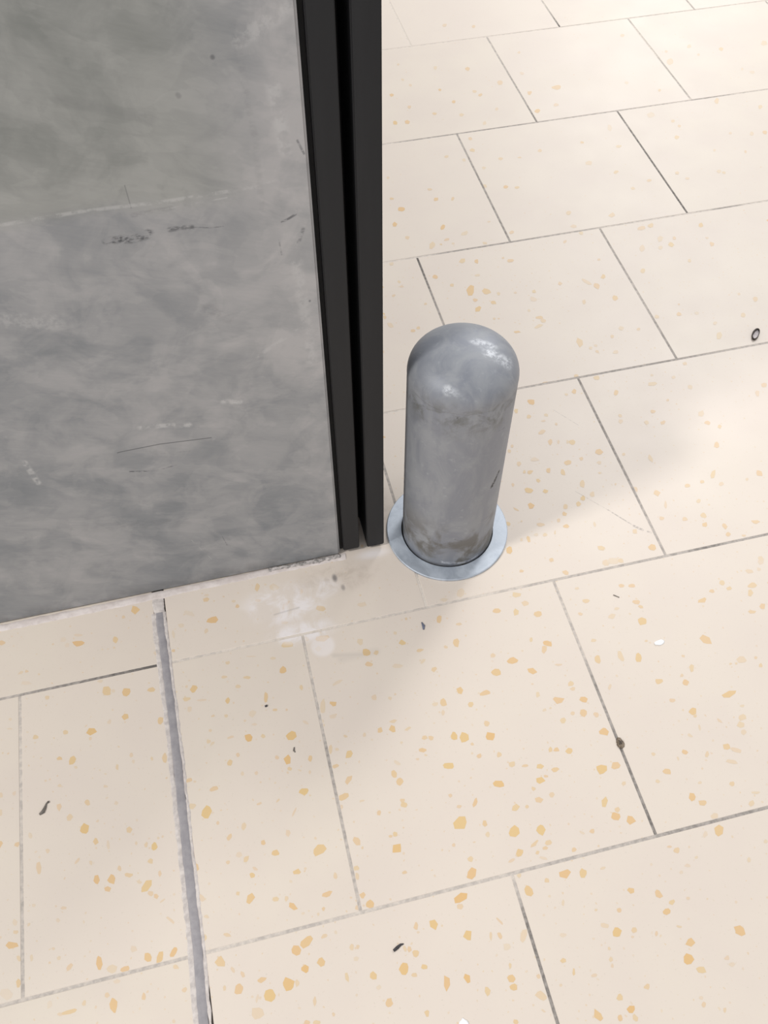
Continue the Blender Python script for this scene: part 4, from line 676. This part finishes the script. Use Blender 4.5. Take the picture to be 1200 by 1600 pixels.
def build_bollard():
    t = empty('bollard', (BX, BY, 0))
    tag(t, 'short round-topped galvanised steel bollard standing beside the black post', 'bollard')
    mz = zinc_material('galvanised_steel', (136, 139, 147), (156, 158, 162))
    mf = zinc_material('bright_zinc_ring', (176, 184, 194), (206, 213, 222), dirt=False, metal=0.55)
    zs = BH - BD
    prof = [(BR - .0012, -.004), (BR, .001)] + [(BR, zs * k / 10) for k in range(1, 10)] + [(BR, zs - .002), (BR - .0003, zs - .0008)]
    lathe('pipe', prof, (mz,), t)
    cap = [(BR - .0004, zs - .0012), (BR + .0001, zs - .0002), (BR + .0001, zs + .001)]
    N = 22
    for k in range(1, N + 1):
        a = math.pi / 2 * k / N
        c, s = math.cos(a), math.sin(a)
        e = 2 / 2.25
        cap.append((((BR + .0001) * abs(c) ** e) if k < N else 0.0, zs + .001 + (BD - .001) * s ** e))
    lathe('domed_cap', cap, (mz,), t)
    ri, ro, th = BR + .0010, .0735, .0032
    ring = [(ri, 0), (ri, th - .0006), (ri + .0005, th), (ro - .0008, th), (ro, th - .0008), (ro, 0)]
    f = lathe('base_ring', ring, (mf,), t, closed=True)
    f.location = (-.0005, -.0005, 0)
    for p in f.data.polygons: p.use_smooth = abs(p.normal.z) < .3
    f['label'] = 'flat bright zinc floor ring round the bollard foot'
    lathe('gap_shade_ring', [(BR - .001, .0006), (BR + .0020, .0006)], (M_SHADOWGAP,), t)  # dark ring standing in for shade between pipe and base ring

# ------------------------------------------------------------------ litter on the floor
def flake(name, x, y, rx, ry, ang, h, mat, label, cat, curl=.3, seed=1, n=14, group=None):
    """an irregular, slightly curled scrap with real thickness"""
    rnd = random.Random(seed); bm = bmesh.new()
    ks = [rnd.uniform(.78, 1.1) for _ in range(n)]
    def z(u, v): return h * (.35 + curl * (u * u + .4 * v * v))
    top = []; bot = []
    for ringk in (1.0, .55):
        rt, rb = [], []
        for i in range(n):
            a = 6.2832 * i / n
            u, v = math.cos(a) * ks[i] * ringk, math.sin(a) * ks[i] * ringk
            rt.append(bm.verts.new((u * rx, v * ry, z(u, v) + h * .5)))
            rb.append(bm.verts.new((u * rx, v * ry, z(u, v) - h * .3)))
        top.append(rt); bot.append(rb)
    for i in range(n):
        j = (i + 1) % n
        bm.faces.new((top[0][i], top[0][j], top[1][j], top[1][i]))
        bm.faces.new((bot[0][j], bot[0][i], bot[1][i], bot[1][j]))
        bm.faces.new((top[0][j], top[0][i], bot[0][i], bot[0][j]))
    bm.faces.new(top[1]); bm.faces.new(list(reversed(bot[1])))
    mz = min(v.co.z for v in bm.verts)
    for v in bm.verts: v.co.z -= mz - .00006
    o = from_bm(name, bm, (mat,), None, True)
    o.location = (x, y, 0); o.rotation_euler.z = ang
    return tag(o, label, cat, group)

def worm(name, pts, radii, mat, label, cat, flat=.6):
    """a bent crumb: a tapered tube along pts, lying on the floor"""
    bm = bmesh.new(); rings = []; seg = 8
    P = [Vector((a, b, 0)) for a, b in pts]
    c0 = sum(P, Vector()) / len(P)
    for i, p in enumerate(P):
        d = (P[min(i + 1, len(P) - 1)] - P[max(i - 1, 0)]).normalized(); nrm = Vector((-d.y, d.x, 0))
        r = radii[i]
        rings.append([bm.verts.new((p - c0) + nrm * (r * math.cos(6.2832 * k / seg)) + Vector((0, 0, r * flat * (1 + math.sin(6.2832 * k / seg))))) for k in range(seg)])
    for a, b in zip(rings, rings[1:]):
        for k in range(seg):
            j = (k + 1) % seg
            bm.faces.new((a[k], a[j], b[j], b[k]))
    bm.faces.new(list(reversed(rings[0]))); bm.faces.new(rings[-1])
    bmesh.ops.recalc_face_normals(bm, faces=bm.faces)
    mz = min(v.co.z for v in bm.verts)
    for v in bm.verts: v.co.z -= mz - .00006
    o = from_bm(name, bm, (mat,), None, True)
    o.location = (c0.x, c0.y, 0)
    return tag(o, label, cat)

def build_litter():
    white = simple('white_paper', (250, 250, 250), (255, 255, 255), 80, .8, 0, .1)
    dark = simple('dark_crumb', (44, 42, 44), (84, 80, 82), 400, .7, 0, .4)
    brown = simple('brown_crumb', (104, 90, 74), (150, 134, 116), 400, .8, 0, .5)
    grey = simple('grey_crumb', (104, 98, 92), (128, 120, 112), 400, .8, 0, .4)
    blue = simple('blue_grey_flake', (92, 98, 120), (120, 124, 140), 400, .7, 0, .2)
    pale = simple('pale_husk', (196, 186, 186), (222, 214, 212), 300, .7, 0, .3)
    flake('paper_scrap', .0969, .1976, .0066, .0036, math.radians(4), .0008, white, 'small white scrap of paper on a tile right of the bollard', 'paper scrap', .2, 4, group='white paper scraps on the floor')
    flake('paper_scrap', -.2230, -.1105, .0045, .0055, .2, .0008, white, 'white paper scrap at the very bottom edge of the view', 'paper scrap', .2, 9, group='white paper scraps on the floor')
    worm('plastic_sliver', [(-.2695, -.0380), (-.2655, -.0362), (-.2620, -.0345), (-.2590, -.0345)], [.0012, .0015, .0011, .0005], dark, 'dark curved sliver lying on a front tile left of centre', 'sliver')
    worm('leaf_crumb', [(-.5850, .1660), (-.5815, .1678), (-.5795, .1715), (-.5780, .1755), (-.5755, .1770)], [.0011, .0019, .0014, .0008, .0012], grey, 'grey-brown curled crumb on the tile left of the movement joint', 'crumb')
    worm('paint_flake', [(-.1568, .2755), (-.1558, .2800), (-.1566, .2850)], [.0008, .0016, .0006], blue, 'tiny blue-grey flake on the floor just below the bollard', 'flake')
    worm('dark_speck', [(-.3465, .2263), (-.3440, .2270)], [.0011, .0011], dark, 'tiny round black speck on the tile right of the movement joint', 'speck')
    worm('dirt_splinter', [(.0690, .2672), (.0745, .2625)], [.0006, .0005], grey, 'tiny grey splinter on the tile above the white paper scrap', 'splinter')
    worm('grey_splinter', [(-.3240, .1745), (-.3252, .1710), (-.3240, .1690)], [.0006, .0009, .0005], grey, 'tiny grey sliver on the tile left of centre', 'splinter')
    # tuft of dirt stuck in the joint
    t = empty('dirt_clump', (.0090, .0985, 0))
    tag(t, 'brown clump of dirt stuck in the tile joint at lower right', 'dirt')
    bm = bmesh.new(); rnd = random.Random(2)
    bmesh.ops.create_icosphere(bm, subdivisions=3, radius=1)
    for v in bm.verts:
        k = 1 + rnd.uniform(-.22, .22)
        v.co = Vector((v.co.x * .0036 * k, v.co.y * .0056 * k, max(v.co.z, -.4) * .0014 * k + .0007))
    from_bm('clod', bm, (brown,), t, True)
    for k in range(4):
        bm = bmesh.new()
        a = rnd.uniform(-.5, .8) + 1.3; L = rnd.uniform(.004, .007); x0 = rnd.uniform(-.001, .003)
        prev = None
        for i in range(6):
            s = i / 5
            c = Vector((x0 + math.cos(a) * L * (s - .4), math.sin(a) * L * (s - .4), .0018 + .0014 * math.sin(s * 3.1)))
            ring = [bm.verts.new(c + Vector((.00022 * math.cos(q * 1.5708), 0, .00022 * math.sin(q * 1.5708)))) for q in range(4)]
            if prev:
                for q in range(4): bm.faces.new((prev[q], prev[(q + 1) % 4], ring[(q + 1) % 4], ring[q]))
            prev = ring
        bmesh.ops.recalc_face_normals(bm, faces=bm.faces)
        from_bm('fibre', bm, (dark,), t, True)
    # empty husk: a pale shallow cup with a thick dark rim on one side
    t = empty('seed_husk', (.4265, .6185, 0))
    tag(t, 'small oval dark-rimmed husk with pale middle at the right edge of the floor', 'husk')
    t.rotation_euler.z = math.radians(-42)
    bm = bmesh.new(); n = 28; RX, RY = .0040, .0112
    rows = []
    for k, z in ((1.0, .0030), (.80, .0014), (.45, .0006), (.0, .0004)):
        rows.append([bm.verts.new((RX * k * math.cos(6.2832 * i / n), RY * k * math.sin(6.2832 * i / n), z)) for i in range(n)] if k else [bm.verts.new((0, 0, z))])
    for a, b in zip(rows, rows[1:]):
        for i in range(n):
            j = (i + 1) % n
            if len(b) == 1: bm.faces.new((a[i], a[j], b[0]))
            else: bm.faces.new((a[i], a[j], b[j], b[i]))
    bmesh.ops.recalc_face_normals(bm, faces=bm.faces)
    if sum(f.normal.z for f in bm.faces) < 0: bmesh.ops.reverse_faces(bm, faces=bm.faces)
    from_bm('cup', bm, (pale,), t, True)
    bm = bmesh.new(); rows = []
    for i in range(n):
        a = 6.2832 * i / n
        thick = .0005 + .0011 * max(0, math.cos(a - math.radians(125))) ** .8 if math.cos(a - math.radians(125)) > 0 else .0005
        c = Vector((RX * math.cos(a), RY * math.sin(a), 0)); d = Vector((math.cos(a), math.sin(a), 0))
        rows.append([bm.verts.new(c + d * (thick * math.cos(6.2832 * q / 8)) + Vector((0, 0, .0021 + .0020 * math.sin(6.2832 * q / 8)))) for q in range(8)])
    for i in range(n):
        a, b = rows[i], rows[(i + 1) % n]
        for q in range(8): bm.faces.new((a[q], a[(q + 1) % 8], b[(q + 1) % 8], b[q]))
    bmesh.ops.recalc_face_normals(bm, faces=bm.faces)
    from_bm('rim', bm, (simple('dark_husk', (40, 34, 30), (96, 84, 76), 700, .7, 0, .4),), t, True)

build_setting()
build_post()
build_bollard()
build_litter()
